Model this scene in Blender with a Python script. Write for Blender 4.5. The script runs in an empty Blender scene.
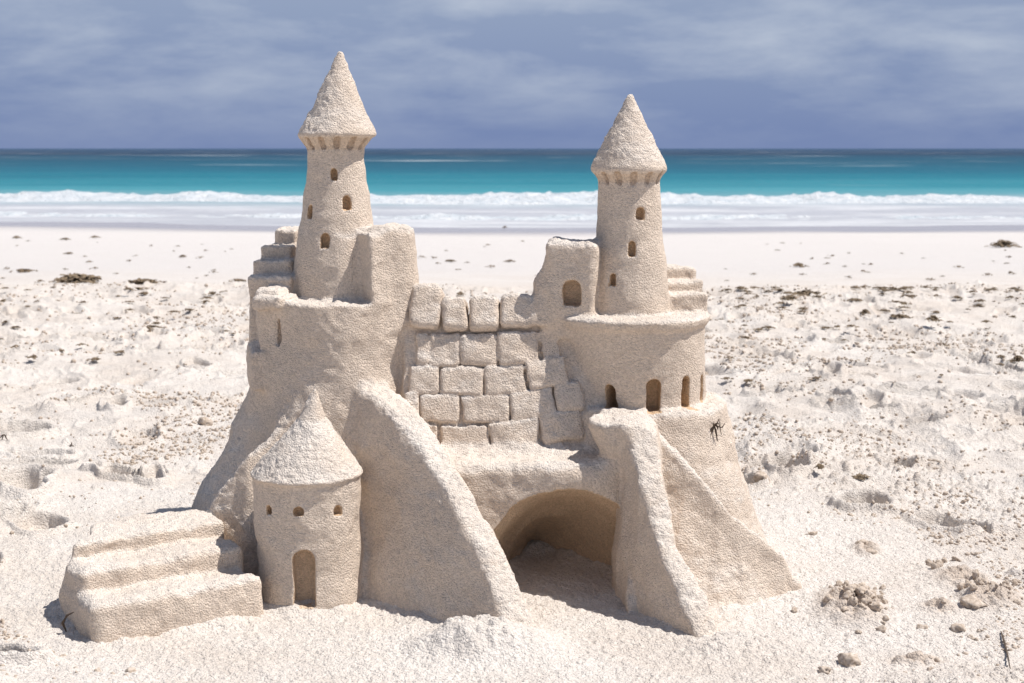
import bpy, math, random
import numpy as np
R = math.radians
C = bpy.context.scene.collection
SC = bpy.context.scene

# ------------------------------------------------------------------ camera
H, PITCH, FPX = 0.80, R(7.81), 1407.0
cam_d = bpy.data.cameras.new('camera'); cam = bpy.data.objects.new('camera', cam_d); C.objects.link(cam)
cam.location = (0, 0, H); cam.rotation_euler = (R(90) - PITCH, 0, 0)
cam_d.sensor_width = 36; cam_d.lens = 36 * FPX / 1024
cam_d.clip_start = .05; cam_d.clip_end = 60000
cam_d.dof.use_dof = True; cam_d.dof.focus_distance = 2.52; cam_d.dof.aperture_fstop = 11.0
SC.camera = cam

# ------------------------------------------------------------------ sun, sky
SUN_EL, SUN_FWD = R(62), R(3)          # sun on the right (+X), a touch towards the camera
sdir = (math.cos(SUN_EL) * math.cos(SUN_FWD), -math.cos(SUN_EL) * math.sin(SUN_FWD), math.sin(SUN_EL))
from mathutils import Vector
sun_d = bpy.data.lights.new('sun', 'SUN'); sun = bpy.data.objects.new('sun', sun_d); C.objects.link(sun)
sun_d.energy = 4.2; sun_d.angle = R(0.53); sun_d.color = (1, .955, .90)
sun.rotation_euler = Vector(sdir).to_track_quat('Z', 'Y').to_euler(); sun.location = (3, -1, 6)
W = bpy.data.worlds.new('World'); SC.world = W; W.use_nodes = True
nt = W.node_tree; nt.nodes.clear()
def wn(t, **k):
    n = nt.nodes.new(t)
    for a, b in k.items(): setattr(n, a, b)
    return n
L = nt.links.new
sky = wn('ShaderNodeTexSky', sky_type='NISHITA', sun_disc=False, sun_elevation=SUN_EL,
         sun_rotation=math.atan2(sdir[0], sdir[1]), altitude=0, dust_density=1.0)
bg1 = wn('ShaderNodeBackground'); bg1.inputs[1].default_value = 0.065; L(sky.outputs[0], bg1.inputs[0])
tc = wn('ShaderNodeTexCoord'); sep = wn('ShaderNodeSeparateXYZ'); L(tc.outputs['Generated'], sep.inputs[0])
mp = wn('ShaderNodeMapping'); mp.inputs['Scale'].default_value = (2.6, 2.6, 9.5); mp.inputs['Rotation'].default_value = (R(1.2), R(1.0), 0)
L(tc.outputs['Generated'], mp.inputs[0])
n1 = wn('ShaderNodeTexNoise'); n1.inputs['Scale'].default_value = 2.6; n1.inputs['Detail'].default_value = 9; n1.inputs['Roughness'].default_value = .58
n1.inputs['Distortion'].default_value = .15; L(mp.outputs[0], n1.inputs['Vector'])
mr = wn('ShaderNodeMapRange'); mr.inputs[1].default_value = .42; mr.inputs[2].default_value = .70; L(n1.outputs[0], mr.inputs[0])
# cloud bank: deep slate blue at the horizon, paler streaks higher up
elev = wn('ShaderNodeMapRange'); elev.inputs[1].default_value = .012; elev.inputs[2].default_value = .10; L(sep.outputs[2], elev.inputs[0])
mul = wn('ShaderNodeMath', operation='MULTIPLY'); L(mr.outputs[0], mul.inputs[0])
el2 = wn('ShaderNodeMapRange'); el2.inputs[1].default_value = .0; el2.inputs[2].default_value = .07; el2.inputs[3].default_value = .12; el2.inputs[4].default_value = 1; L(sep.outputs[2], el2.inputs[0])
L(el2.outputs[0], mul.inputs[1])
cm = wn('ShaderNodeMix', data_type='RGBA'); cm.inputs[6].default_value = (.150, .204, .365, 1); cm.inputs[7].default_value = (.235, .292, .42, 1)
L(elev.outputs[0], cm.inputs[0])
cm2 = wn('ShaderNodeMix', data_type='RGBA'); cm2.inputs[7].default_value = (.385, .435, .53, 1); L(mul.outputs[0], cm2.inputs[0]); L(cm.outputs[2], cm2.inputs[6])
bg2 = wn('ShaderNodeBackground'); bg2.inputs[1].default_value = 1.0; L(cm2.outputs[2], bg2.inputs[0])
up = wn('ShaderNodeMapRange', interpolation_type='SMOOTHSTEP'); up.inputs[1].default_value = .16; up.inputs[2].default_value = .45; up.inputs[3].default_value = .97; up.inputs[4].default_value = .12
L(sep.outputs[2], up.inputs[0])
ms = wn('ShaderNodeMixShader'); L(up.outputs[0], ms.inputs[0]); L(bg1.outputs[0], ms.inputs[1]); L(bg2.outputs[0], ms.inputs[2])
ow = wn('ShaderNodeOutputWorld'); L(ms.outputs[0], ow.inputs[0])
SC.view_settings.view_transform = 'Standard'; SC.view_settings.look = 'None'
SC.view_settings.exposure = 0.32; SC.view_settings.gamma = 1.0; SC.view_settings.use_curve_mapping = False

# ------------------------------------------------------------------ helpers
CT, ST = math.cos(PITCH), math.sin(PITCH)
def P3(u, v, Y):
    """world point of a photo pixel at a chosen real depth Y"""
    a = (u - 512) / FPX; b = (341.5 - v) / FPX
    t = Y / (CT + b * ST)
    return (a * t, Y, H + t * (-ST + b * CT))
def PX(u, v, Y): return P3(u, v, Y)[0]
def PZ(u, v, Y): return P3(u, v, Y)[2]
def onground(u, v, z=0.0):
    a = (u - 512) / FPX; b = (341.5 - v) / FPX
    t = (z - H) / (-ST + b * CT)
    return (a * t, t * (CT + b * ST), z)

def hash3(i, j, k, s=0):
    h = (i * 374761393 + j * 668265263 + k * 2147483647 + s * 1274126177) & 0xffffffff
    h = ((h ^ (h >> 13)) * 1274126177) & 0xffffffff
    h = ((h ^ (h >> 16)) * 2246822519) & 0xffffffff
    return ((h ^ (h >> 15)) & 0xffffff).astype(np.float32) / 16777215.0
def vnoise3(x, y, z, s=0):
    xi, yi, zi = np.floor(x), np.floor(y), np.floor(z)
    fx, fy, fz = (x - xi).astype(np.float32), (y - yi).astype(np.float32), (z - zi).astype(np.float32)
    xi, yi, zi = xi.astype(np.int64), yi.astype(np.int64), zi.astype(np.int64)
    fx = fx * fx * (3 - 2 * fx); fy = fy * fy * (3 - 2 * fy); fz = fz * fz * (3 - 2 * fz)
    def g(a, b, c): return hash3(xi + a, yi + b, zi + c, s)
    x00 = g(0,0,0) * (1-fx) + g(1,0,0) * fx; x10 = g(0,1,0) * (1-fx) + g(1,1,0) * fx
    x01 = g(0,0,1) * (1-fx) + g(1,0,1) * fx; x11 = g(0,1,1) * (1-fx) + g(1,1,1) * fx
    return ((x00 * (1-fy) + x10 * fy) * (1-fz) + (x01 * (1-fy) + x11 * fy) * fz) * 2 - 1
def vnoise2(x, y, s=0):
    xi, yi = np.floor(x), np.floor(y)
    fx, fy = (x - xi).astype(np.float32), (y - yi).astype(np.float32)
    xi, yi = xi.astype(np.int64), yi.astype(np.int64)
    fx = fx * fx * (3 - 2 * fx); fy = fy * fy * (3 - 2 * fy); k = np.int64(7)
    def g(a, b): return hash3(xi + a, yi + b, k, s)
    return ((g(0,0) * (1-fx) + g(1,0) * fx) * (1-fy) + (g(0,1) * (1-fx) + g(1,1) * fx) * fy) * 2 - 1
def sstep(a, b, x):
    t = np.clip((x - a) / (b - a), 0, 1); return t * t * (3 - 2 * t)

def mesh_from(name, V, F, mat, parent=None, attr=None, normals=None, smooth=True):
    me = bpy.data.meshes.new(name)
    V = np.asarray(V, np.float32); F = np.asarray(F, np.int32)
    n = F.shape[1]
    me.vertices.add(len(V)); me.vertices.foreach_set('co', V.ravel())
    me.loops.add(F.size); me.loops.foreach_set('vertex_index', F.ravel())
    me.polygons.add(len(F))
    me.polygons.foreach_set('loop_start', np.arange(0, F.size, n, dtype=np.int32))
    me.polygons.foreach_set('use_smooth', np.full(len(F), smooth, dtype=bool))
    me.update(calc_edges=True); me.validate()
    if attr is not None:
        for k, a in attr.items():
            at = me.attributes.new(k, 'FLOAT', 'POINT'); at.data.foreach_set('value', np.asarray(a, np.float32))
    if normals is not None: me.normals_split_custom_set_from_vertices(normals.tolist())
    me.materials.append(mat)
    o = bpy.data.objects.new(name, me); C.objects.link(o)
    if parent is not None: o.parent = parent
    return o
def tag(o, label=None, cat=None, group=None, kind=None):
    if label: o['label'] = label
    if cat: o['category'] = cat
    if group: o['group'] = group
    if kind: o['kind'] = kind
    return o

# ------------------------------------------------------------------ materials
def newmat(name):
    m = bpy.data.materials.new(name); m.use_nodes = True
    t = m.node_tree; b = t.nodes['Principled BSDF']
    return m, t, b
def nd(t, typ, **k):
    n = t.nodes.new(typ)
    for a, b in k.items(): setattr(n, a, b)
    return n
def noise(t, vec, scale, detail=3, rough=.55):
    n = nd(t, 'ShaderNodeTexNoise'); n.inputs['Scale'].default_value = scale; n.inputs['Detail'].default_value = detail
    n.inputs['Roughness'].default_value = rough; t.links.new(vec, n.inputs['Vector']); return n.outputs[0]
def rng(t, val, a, b, c, d):
    n = nd(t, 'ShaderNodeMapRange'); t.links.new(val, n.inputs[0])
    for i, q in enumerate((a, b, c, d)): n.inputs[i + 1].default_value = q
    return n.outputs[0]
def mixc(t, fac, a, b):
    n = nd(t, 'ShaderNodeMix', data_type='RGBA')
    for s, q in ((6, a), (7, b)):
        if isinstance(q, tuple): n.inputs[s].default_value = (*q, 1)
        else: t.links.new(q, n.inputs[s])
    if isinstance(fac, float): n.inputs[0].default_value = fac
    else: t.links.new(fac, n.inputs[0])
    return n.outputs[2]
def mth(t, op, a, b):
    n = nd(t, 'ShaderNodeMath', operation=op)
    for s, q in ((0, a), (1, b)):
        if isinstance(q, (int, float)): n.inputs[s].default_value = q
        else: t.links.new(q, n.inputs[s])
    return n.outputs[0]
def bump(t, b, hgt, dist, strength=1.0, prev=None):
    n = nd(t, 'ShaderNodeBump'); n.inputs['Distance'].default_value = dist; n.inputs['Strength'].default_value = strength
    t.links.new(hgt, n.inputs['Height'])
    if prev is not None: t.links.new(prev, n.inputs['Normal'])
    return n.outputs[0]

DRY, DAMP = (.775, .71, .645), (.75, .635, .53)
def sculpt_sand():
    m, t, b = newmat('sculpted_sand')
    g = nd(t, 'ShaderNodeNewGeometry').outputs['Position']
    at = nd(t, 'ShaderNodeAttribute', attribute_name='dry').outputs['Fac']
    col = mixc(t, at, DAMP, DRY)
    big = rng(t, noise(t, g, 9, 4), .3, .7, 0, 1)
    col = mixc(t, mth(t, 'MULTIPLY', big, .45), col, (.64, .52, .415))
    gr = rng(t, noise(t, g, 420, 2), .35, .7, 0, 1)
    col = mixc(t, mth(t, 'MULTIPLY', gr, .28), col, (.50, .42, .35))
    inn = nd(t, 'ShaderNodeAttribute', attribute_name='recess_shade').outputs['Fac']
    col = mixc(t, inn, col, (.64, .46, .30))  # warm bounced tone and shade painted into the colour of openings
    t.links.new(col, b.inputs['Base Color'])
    b.inputs['Roughness'].default_value = 1; b.inputs['Specular IOR Level'].default_value = .12
    vo = nd(t, 'ShaderNodeTexVoronoi'); vo.inputs['Scale'].default_value = 300; t.links.new(g, vo.inputs['Vector'])
    sc_ = nd(t, 'ShaderNodeSeparateColor'); t.links.new(vo.outputs['Color'], sc_.inputs[0])
    hv = nd(t, 'ShaderNodeHueSaturation'); t.links.new(rng(t, sc_.outputs[0], 0, 1, .85, 1.10), hv.inputs['Value']); t.links.new(col, hv.inputs['Color'])
    t.links.new(hv.outputs[0], b.inputs['Base Color'])
    p = bump(t, b, rng(t, vo.outputs['Distance'], 0, 1, 1, 0), .0018, 1, bump(t, b, noise(t, g, 480, 2, .6), .002))
    t.links.new(p, b.inputs['Normal'])
    return m
SAND = sculpt_sand()

def beach_sand():
    m, t, b = newmat('beach_sand')
    g = nd(t, 'ShaderNodeNewGeometry').outputs['Position']
    s = nd(t, 'ShaderNodeSeparateXYZ'); t.links.new(g, s.inputs[0])
    big = rng(t, noise(t, g, 2.6, 7, .68), .40, .62, 0, 1)
    col = mixc(t, big, (.745, .692, .640), (.685, .615, .55))
    col = mixc(t, rng(t, s.outputs[1], 8.2, 10.5, 0, .85), col, (.675, .645, .628))
    dp = nd(t, 'ShaderNodeAttribute', attribute_name='damp').outputs['Fac']
    col = mixc(t, dp, col, (.56, .455, .37))
    gr = rng(t, noise(t, g, 260, 2), .4, .72, 0, 1)
    col = mixc(t, mth(t, 'MULTIPLY', gr, .22), col, (.48, .41, .35))
    # smooth tide-washed zone is finer and a touch greyer; wet strip along the water
    wet = nd(t, 'ShaderNodeAttribute', attribute_name='wet').outputs['Fac']
    col = mixc(t, wet, col, (.40, .38, .40))
    t.links.new(col, b.inputs['Base Color'])
    b.inputs['Specular IOR Level'].default_value = .25
    t.links.new(rng(t, wet, 0, 1, 1.0, .22), b.inputs['Roughness'])
    vo = nd(t, 'ShaderNodeTexVoronoi'); vo.inputs['Scale'].default_value = 210; t.links.new(g, vo.inputs['Vector'])
    n0 = bump(t, b, noise(t, g, 420, 2, .6), .003)
    n1 = bump(t, b, rng(t, vo.outputs['Distance'], 0, 1, 1, 0), .0022, 1, n0)
    n2 = bump(t, b, noise(t, g, 70, 4, .6), .003, .8, n1)
    sc_ = nd(t, 'ShaderNodeSeparateColor'); t.links.new(vo.outputs['Color'], sc_.inputs[0])
    hv = nd(t, 'ShaderNodeHueSaturation'); t.links.new(rng(t, sc_.outputs[0], 0, 1, .88, 1.07), hv.inputs['Value']); t.links.new(col, hv.inputs['Color'])
    t.links.new(hv.outputs[0], b.inputs['Base Color'])
    t.links.new(n2, b.inputs['Normal'])
    return m
BEACH = beach_sand()

# ------------------------------------------------------------------ the sandcastle as a solid field
def smin(a, b, k):
    if k <= 0: return np.minimum(a, b)
    h = np.maximum(k - np.abs(a - b), 0) / k
    return np.minimum(a, b) - h * h * k * .25
def smax(a, b, k): return -smin(-a, -b, k)

PRIMS = []          # (gid, op, fn, lo, hi, k)
def add(gid, fn, lo, hi, k=.008, op='U'): PRIMS.append((gid, op, fn, np.array(lo, np.float32), np.array(hi, np.float32), k))

def lathe(cx, cy, prof, kt=.006, tilt=(0, 0)):
    pr = sorted(prof); zs = np.array([p[0] for p in pr]); rs = np.array([p[1] for p in pr])
    ms = np.gradient(rs, zs)
    def fn(X, Y, Z):
        dz = Z - zs[0]
        rho = np.hypot(X - cx - tilt[0] * dz, Y - cy - tilt[1] * dz)
        r = np.interp(Z, zs, rs); m = np.interp(Z, zs, ms)
        d = (rho - r) / np.sqrt(1 + m * m)
        d = smax(d, Z - zs[-1], kt)
        return smax(d, zs[0] - Z, kt)
    rm = rs.max() + abs(tilt[0]) * .3
    return fn, (cx - rm, cy - rm, zs[0]), (cx + rm, cy + rm, zs[-1])
def add_lathe(gid, cx, cy, prof, k=.008, kt=.006, tilt=(0, 0)):
    f, lo, hi = lathe(cx, cy, prof, kt, tilt); add(gid, f, lo, hi, k)
def box_fn(c, half, ex, ey, ez, r):
    c = np.array(c); half = np.array(half) - r
    def fn(X, Y, Z):
        dx, dy, dz = X - c[0], Y - c[1], Z - c[2]
        q = [np.abs(dx * e[0] + dy * e[1] + dz * e[2]) - h for e, h in zip((ex, ey, ez), half)]
        out = np.sqrt(np.maximum(q[0], 0)**2 + np.maximum(q[1], 0)**2 + np.maximum(q[2], 0)**2)
        return out + np.minimum(np.maximum(q[0], np.maximum(q[1], q[2])), 0) - r
    rad = np.abs(np.array(ex)) * (half[0] + r) + np.abs(np.array(ey)) * (half[1] + r) + np.abs(np.array(ez)) * (half[2] + r)
    return fn, c - rad, c + rad
def add_box(gid, c, half, yaw=0, pitch=0, roll=0, r=.006, k=.006, op='U'):
    """yaw about z (deg); pitch leans the top back (deg); roll turns it within its own face"""
    cy, sy, cp, sp = math.cos(R(yaw)), math.sin(R(yaw)), math.cos(R(pitch)), math.sin(R(pitch))
    ex = np.array((cy, sy, 0)); f = np.array((-sy, cy, 0)); up = np.array((0, 0, 1))
    ez = up * cp + f * sp; ey = f * cp - up * sp
    if roll:
        c_, s_ = math.cos(R(roll)), math.sin(R(roll)); ex, ez = ex * c_ + ez * s_, ez * c_ - ex * s_
    fn, lo, hi = box_fn(c, half, ex, ey, ez, r); add(gid, fn, lo, hi, k, op)
def arch_cut(gid, c, w, h, depth, yaw, k=.003, op='C', taper=0):
    """round-headed recess: c = middle of its foot on the surface, cut inward along yaw"""
    cy, sy = math.cos(R(yaw)), math.sin(R(yaw)); hw = w / 2; c = np.array(c)
    def fn(X, Y, Z):
        a = (X - c[0]) * cy + (Y - c[1]) * sy; dd = -(X - c[0]) * sy + (Y - c[1]) * cy; z = Z - c[2]
        za = np.maximum(z - (h - hw), 0)
        dr = np.hypot(a, za) - hw
        dr = np.maximum(dr, -z)
        return smax(dr, np.abs(dd) - depth, .004)
    m = w + depth
    add(gid, fn, c - (m, m, .002), c + (m, m, h), k, op)
def fin_fn(pts, ws, left, right, kt=.012):
    """crest polyline (x,y,z); half width ws below which sides batter outward: W = w + a*d + b*d*d on each side"""
    pts = np.array(pts, np.float64); ws = np.array(ws, np.float64)
    def fn(X, Y, Z):
        best = np.full(X.shape, 1e9, np.float32); h = np.zeros_like(best); w = np.zeros_like(best); side = np.zeros_like(best)
        for i in range(len(pts) - 1):
            a, b = pts[i], pts[i + 1]; ex, ey = b[0] - a[0], b[1] - a[1]; l2 = ex * ex + ey * ey
            t = np.clip(((X - a[0]) * ex + (Y - a[1]) * ey) / l2, 0, 1)
            dx, dy = X - a[0] - t * ex, Y - a[1] - t * ey
            d = np.hypot(dx, dy); m = d < best
            best = np.where(m, d, best); h = np.where(m, a[2] + t * (b[2] - a[2]), h)
            w = np.where(m, ws[i] + t * (ws[i + 1] - ws[i]), w); side = np.where(m, np.sign(ex * dy - ey * dx), side)
        dep = np.maximum(h - Z, 0)
        A = np.where(side > 0, left[0], right[0]); B = np.where(side > 0, left[1], right[1])
        sl = A + 2 * B * dep
        ds = (best - (w + A * dep + B * dep * dep)) / np.sqrt(1 + sl * sl)
        return smax(ds, (Z - h) * .8, kt)
    hm = pts[:, 2].max() + .03; q = max(left[0], right[0]) * hm + max(left[1], right[1], 0) * hm * hm + ws.max()
    lo = pts.min(0) - q; hi = pts.max(0) + q; lo[2] = -.05; hi[2] = pts[:, 2].max()
    return fn, lo, hi
def add_fin(gid, pts, ws, left, right, k=.012, kt=.012, xmin=None):
    f0, lo, hi = fin_fn(pts, ws, left, right, kt)
    f = f0 if xmin is None else (lambda X, Y, Z: smax(f0(X, Y, Z), xmin - X, .01))
    add(gid, f, lo, hi, k)
def front(cx, cy, r, u, v):
    """point where the pixel's ray meets an upright round wall, and the yaw facing it"""
    Y = cy - r
    for _ in range(6):
        x = PX(u, v, Y); Y = cy - math.sqrt(max(r * r - (x - cx)**2, 1e-6))
    x, Y, z = P3(u, v, Y)
    return (x, Y, z), math.degrees(math.atan2(x - cx, cy - Y))
GID = {}; TREE = {}
def gid(name, parent=None, key=None):
    i = len(GID) + 1; GID[i] = name; TREE[i] = parent; return i

B0 = -.045                                            # everything is rooted below the beach
# ---- left bastion (round mass with a flaring skirt)
TY = 2.80
tx = PX(337.5, 250, TY)
g_bastion = gid('bastion')
zt = lambda v, Y=TY: PZ(336, v, Y)
zterr = PZ(320, 304, 2.66)
add_lathe(g_bastion, tx + .004, TY, [(B0, .235), (.02, .225), (.07, .213), (.13, .202), (.20, .190), (.27, .179), (.33, .171), (.40, .163), (zterr, .160), (zt(232, 2.72), .146)], kt=.012)
add_lathe(g_bastion, tx - .060, TY + .03, [(B0, .30), (.02, .272), (.113, .232), (.165, .200), (.217, .170), (.27, .147), (.327, .124), (.355, .10)], k=.03, kt=.02)
# terrace cut: the front left of the mass is carved away round the tower foot
def terrace(X, Y, Z):
    return smax(d_left(X, Y, PX(349, 250, 2.79), 2.79, PX(373, 300, 2.645), 2.645), zterr - Z, .006)
def d_left(X, Y, xa, ya, xb, yb):
    ex, ey = xb - xa, yb - ya; l = math.hypot(ex, ey)
    s = (ex * (Y - ya) - ey * (X - xa)) / l           # + on the viewer's right of a line running to the viewer
    return s
add(g_bastion, terrace, (-.75, 2.5, zterr), (-.2, 3.1, .8), .008, 'C')
# raised block right of the tower has a lumpy top
add_lathe(g_bastion, PX(392, 240, 2.74), 2.745, [(.45, .058), (PZ(392, 226, 2.74), .044)], k=.02, kt=.02)
# flank ledge and niche on the left silhouette
q = P3(262, 363, 2.74)
add_box(g_bastion, (q[0] + .016, q[1], PZ(262, 366, 2.74)), (.040, .05, .042), yaw=12, r=.010, k=.010)
g_niche = gid('niche', 'bastion')
_r = .162; _cx = tx + .004; _Y = TY - .08
q = (_cx - _r * math.sin(R(48)), TY - _r * math.cos(R(48)), PZ(264, 331, 2.70))
add_box(g_niche, q, (.020, .016, .027), yaw=-46, r=.003, k=.003, op='C')
# ridge running down the flank behind the turret
g_b0 = gid('buttress')
add_fin(g_b0, [P3(300, 412, 2.66), P3(280, 428, 2.635), P3(250, 452, 2.615), P3(222, 487, 2.62), P3(204, 520, 2.63)], [.012, .010, .010, .012, .02], (.25, .2), (.16, .12), k=.03)

# ---- stairs winding up behind the left tower
g_st1 = gid('staircase')
for u0, u1, v, y0 in ((264, 288, 290, 2.69), (255, 300, 277, 2.755), (258, 300, 260, 2.80), (267, 300, 245, 2.845), (281, 305, 229, 2.89)):
    z = PZ(270, v, y0); xa, xb = PX(u0, v, y0), PX(u1, v, y0)
    add_box(g_st1, ((xa + xb) / 2, y0 + .08, (z + zterr - .09) / 2), ((xb - xa) / 2, .085, (z - zterr + .09) / 2), yaw=-12, r=.008, k=.006)
q = P3(272, 297, 2.66); add_box(g_st1, (q[0], q[1] + .04, zterr + .0), (.030, .04, .012), yaw=-20, r=.008, k=.008)

# ---- left tower
g_t1 = gid('tower')
sc = 1 / 502.0
prof = [(zterr - .03, .098), (zt(300), .094), (zt(262), .084), (zt(240), .079), (zt(220), .0715), (zt(200), .066), (zt(180), .0605), (zt(160), .057), (zt(148), .0575)]
add_lathe(g_t1, tx, TY, prof, k=.010)
# soft buttress at the tower foot on the right
add_lathe(g_t1, PX(345, 260, 2.73), 2.745, [(zterr - .02, .045), (zt(262), .034), (zt(238), .02)], k=.02)
g_c1 = gid('corbel', g_t1); g_r1 = gid('roof', g_t1)
add_lathe(g_c1, tx, TY, [(zt(153), .054), (zt(148), .0590), (zt(138), .0715), (zt(133), .074)], k=.004)
add_lathe(g_r1, tx + .003, TY, [(zt(138.5), .072), (zt(136.5), .0765), (zt(134), .0775), (zt(128), .072), (zt(110), .0525), (zt(90), .0355), (zt(70), .0195), (zt(57), .0100), (zt(50), .004)], k=.003, kt=.008, tilt=(.055, 0))
for i in range(13):
    a = 2 * math.pi * (i + .35) / 13
    add_box(g_c1, (tx + .0665 * math.sin(a), TY - .0665 * math.cos(a), zt(144.5)), (.0050, .0125, .0135), yaw=math.degrees(a), pitch=-28, r=.003, k=.003, op='C')
def windows(parent, cx, cy, rf, lst, name='window'):
    for (u, v, w, h, dep) in lst:
        c, yaw = front(cx, cy, rf(v), u, v + h / 2)
        g = gid(name, parent); s = c[1] / FPX
        arch_cut(g, c, w * s * 1.0, h * s, dep, yaw)
rt1 = lambda v: np.interp(v, [150, 180, 200, 220, 240, 262, 300], [.057, .0605, .066, .0715, .079, .084, .094])
windows(g_t1, tx, TY, rt1, [(334, 175, 5, 11, .018), (309, 212, 6, 13, .018), (347.5, 203, 8, 14, .02), (324.5, 241, 8.5, 14, .02)])

# ---- brick curtain wall
g_w = gid('brick_wall')
ZB, ZTOP, YB, YT = PZ(500, 458, 2.62), PZ(480, 300, 2.72), 2.62, 2.72
BETA = math.degrees(math.atan2(YT - YB, ZTOP - ZB))
def wallY(z): return YB + (YT - YB) * (z - ZB) / (ZTOP - ZB)
def on_wall(u, v):
    Y = 2.67
    for _ in range(8): Y = wallY(PZ(u, v, Y))
    return P3(u, v, Y)
c = on_wall(497, 398)
add_box(g_w, (c[0], c[1] + .0475 * math.cos(R(BETA)), c[2] - .0475 * math.sin(R(BETA)) + .006), (.185, .045, .159), pitch=BETA, r=.008, k=.008)
rows = [
 [(416, 336, 429.5, 368), (431, 336, 459.5, 369.5), (461.5, 338, 497.5, 368), (499, 334, 538.5, 366), (540, 332, 558, 360)],
 [(409, 369, 438.5, 396.5), (440, 371, 483, 397.5), (485, 368, 525.5, 396.5), (527, 360, 566, 390)],
 [(404, 394, 418, 420), (420, 398, 459.5, 425.5), (462, 398, 508.5, 424.5), (510.5, 393.5, 554.5, 421), (556.5, 385, 581, 412)],
 [(414, 427, 438, 452), (440, 428, 487.5, 455), (489.5, 423, 539, 453.5), (541, 415, 582, 443)]]
c2 = on_wall(600, 402); add_box(g_w, (c2[0], c2[1] + .0485, c2[2]), (.042, .045, .125), pitch=BETA, roll=16, r=.008, k=.006)
rnd = random.Random(5)
for ri, row in enumerate(rows):
    for (u0, v0, u1, v1) in row:
        p = on_wall((u0 + u1) / 2, (v0 + v1) / 2); s = p[1] / FPX
        tilt = 0 if u1 < 500 else (4 if u1 < 545 else 9)
        add_box(g_w, (p[0], p[1] + .0115 + rnd.uniform(-.002, .002), p[2]), ((u1 - u0) / 2 * s + .0012, .024, (v1 - v0) / 2 * s + .0014), pitch=BETA, roll=tilt + rnd.uniform(-1.5, 1.5), r=.0060, k=.001)
for (u0, v0, u1, v1) in [(412, 290, 440.5, 334), (442.5, 302, 467.5, 335.5), (470, 301, 499, 335.5), (501, 299, 532.5, 333)]:
    p = on_wall((u0 + u1) / 2, (v0 + v1) / 2); s = p[1] / FPX; g = gid('merlon', g_w)
    add_box(g, (p[0], p[1] + .012, p[2] + .003), ((u1 - u0) / 2 * s + .0008, .036, (v1 - v0) / 2 * s + .001), pitch=BETA + 2, roll=(-5 if u0 < 420 else 0), r=.011, k=.002)

# ---- right bastion: drum, ledge, annex, tower
DY = 2.76; dx0 = PX(629.5, 330, DY)
g_base = gid('plinth')
add_lathe(g_base, PX(640, 430, DY), DY, [(B0, .305), (.0, .268), (.06, .238), (.12, .215), (.20, .190), (.27, .172), (PZ(640, 413, 2.6), .168)], kt=.018)
g_drum = gid('keep')
zl = PZ(630, 333, 2.61); zf = PZ(630, 416, 2.625)
dxb = PX(644, 400, DY)
add_lathe(g_drum, dxb, DY, [(zf - .04, .122), (zf, .126), (zl - .004, .148), (zl + .02, .148)], k=.006, tilt=(-(dxb - dx0) / (zl - zf + .04), 0))
g_ledge = gid('ledge', g_drum)
zlt = PZ(630, 317, 2.66)
add_lathe(g_ledge, dx0, DY, [(zl - .004, .148), (zl + .006, .156), (zlt - .006, .159), (zlt, .152)], k=.003, kt=.010)
def drw(v): return np.interp(v, [334, 416], [.148, .124])
for (u, v, w, h) in ((613.5, 399, 11, 32), (653, 395, 14, 34), (686, 392, 11, 32), (703.5, 388, 9, 28)):
    r = float(drw(v + h / 2)); cx = dxb - (dxb - dx0) * max(0, 416 - v - h / 2) / 82
    c, yaw = front(cx, DY, r, min(u, 704), v + h / 2)
    arch_cut(gid('window', g_drum), c, w * c[1] / FPX, h * c[1] / FPX, .030, yaw)
g_an = gid('annex')
za = PZ(570, 241, 2.72)
add_box(g_an, (PX(573, 270, 2.725), 2.725, (za + zlt - .05) / 2), (.050, .050, (za - zlt + .05) / 2), yaw=-8, r=.014, k=.008)
# shoulder where the curtain wall runs into the keep
add_box(g_an, (PX(547, 305, 2.73), 2.735, PZ(547, 303, 2.73)), (.028, .050, .052), yaw=0, pitch=BETA - 6, roll=-16, r=.012, k=.012)
add_box(g_an, (PX(551, 275, 2.73), 2.735, PZ(551, 276, 2.73)), (.022, .045, .034), yaw=0, pitch=6, roll=-30, r=.012, k=.014)
c = P3(572, 306, 2.675); arch_cut(gid('doorway', g_an), c, 18 * 2.7 / FPX, 26 * 2.7 / FPX, .032, -8)
T2Y = 2.755; t2x = PX(629, 250, T2Y)
z2 = lambda v: PZ(630, v, T2Y)
g_t2 = gid('tower')
prof2 = [(zlt - .03, .0835), (z2(312), .0825), (z2(290), .0780), (z2(262), .0715), (z2(240), .0650), (z2(225), .0625), (z2(205), .0605), (z2(180), .0590)]
add_lathe(g_t2, t2x, T2Y, prof2, k=.008)
g_c2 = gid('corbel', g_t2); g_r2 = gid('roof', g_t2)
add_lathe(g_c2, t2x, T2Y, [(z2(185), .0560), (z2(180), .0595), (z2(172), .0690), (z2(166), .0705)], k=.004)
add_lathe(g_r2, t2x - .001, T2Y, [(z2(174), .0690), (z2(171), .0730), (z2(167), .0735), (z2(161), .0685), (z2(145), .0520), (z2(125), .0330), (z2(110), .0190), (z2(99), .0095), (z2(92.5), .004)], k=.003, kt=.008)
for i in range(13):
    a = 2 * math.pi * (i + .1) / 13
    add_box(g_c2, (t2x + .0665 * math.sin(a), T2Y - .0665 * math.cos(a), z2(178.5)), (.0050, .0125, .0135), yaw=math.degrees(a), pitch=-28, r=.003, k=.003, op='C')
rt2 = lambda v: np.interp(v, [180, 205, 225, 240, 262, 290, 312], [.059, .0605, .0625, .065, .0715, .078, .0825])
windows(g_t2, t2x, T2Y, rt2, [(641, 214, 8, 12, .018), (632.5, 249, 6, 14, .018), (612, 280, 6, 12, .018)])
g_st2 = gid('staircase')
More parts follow.
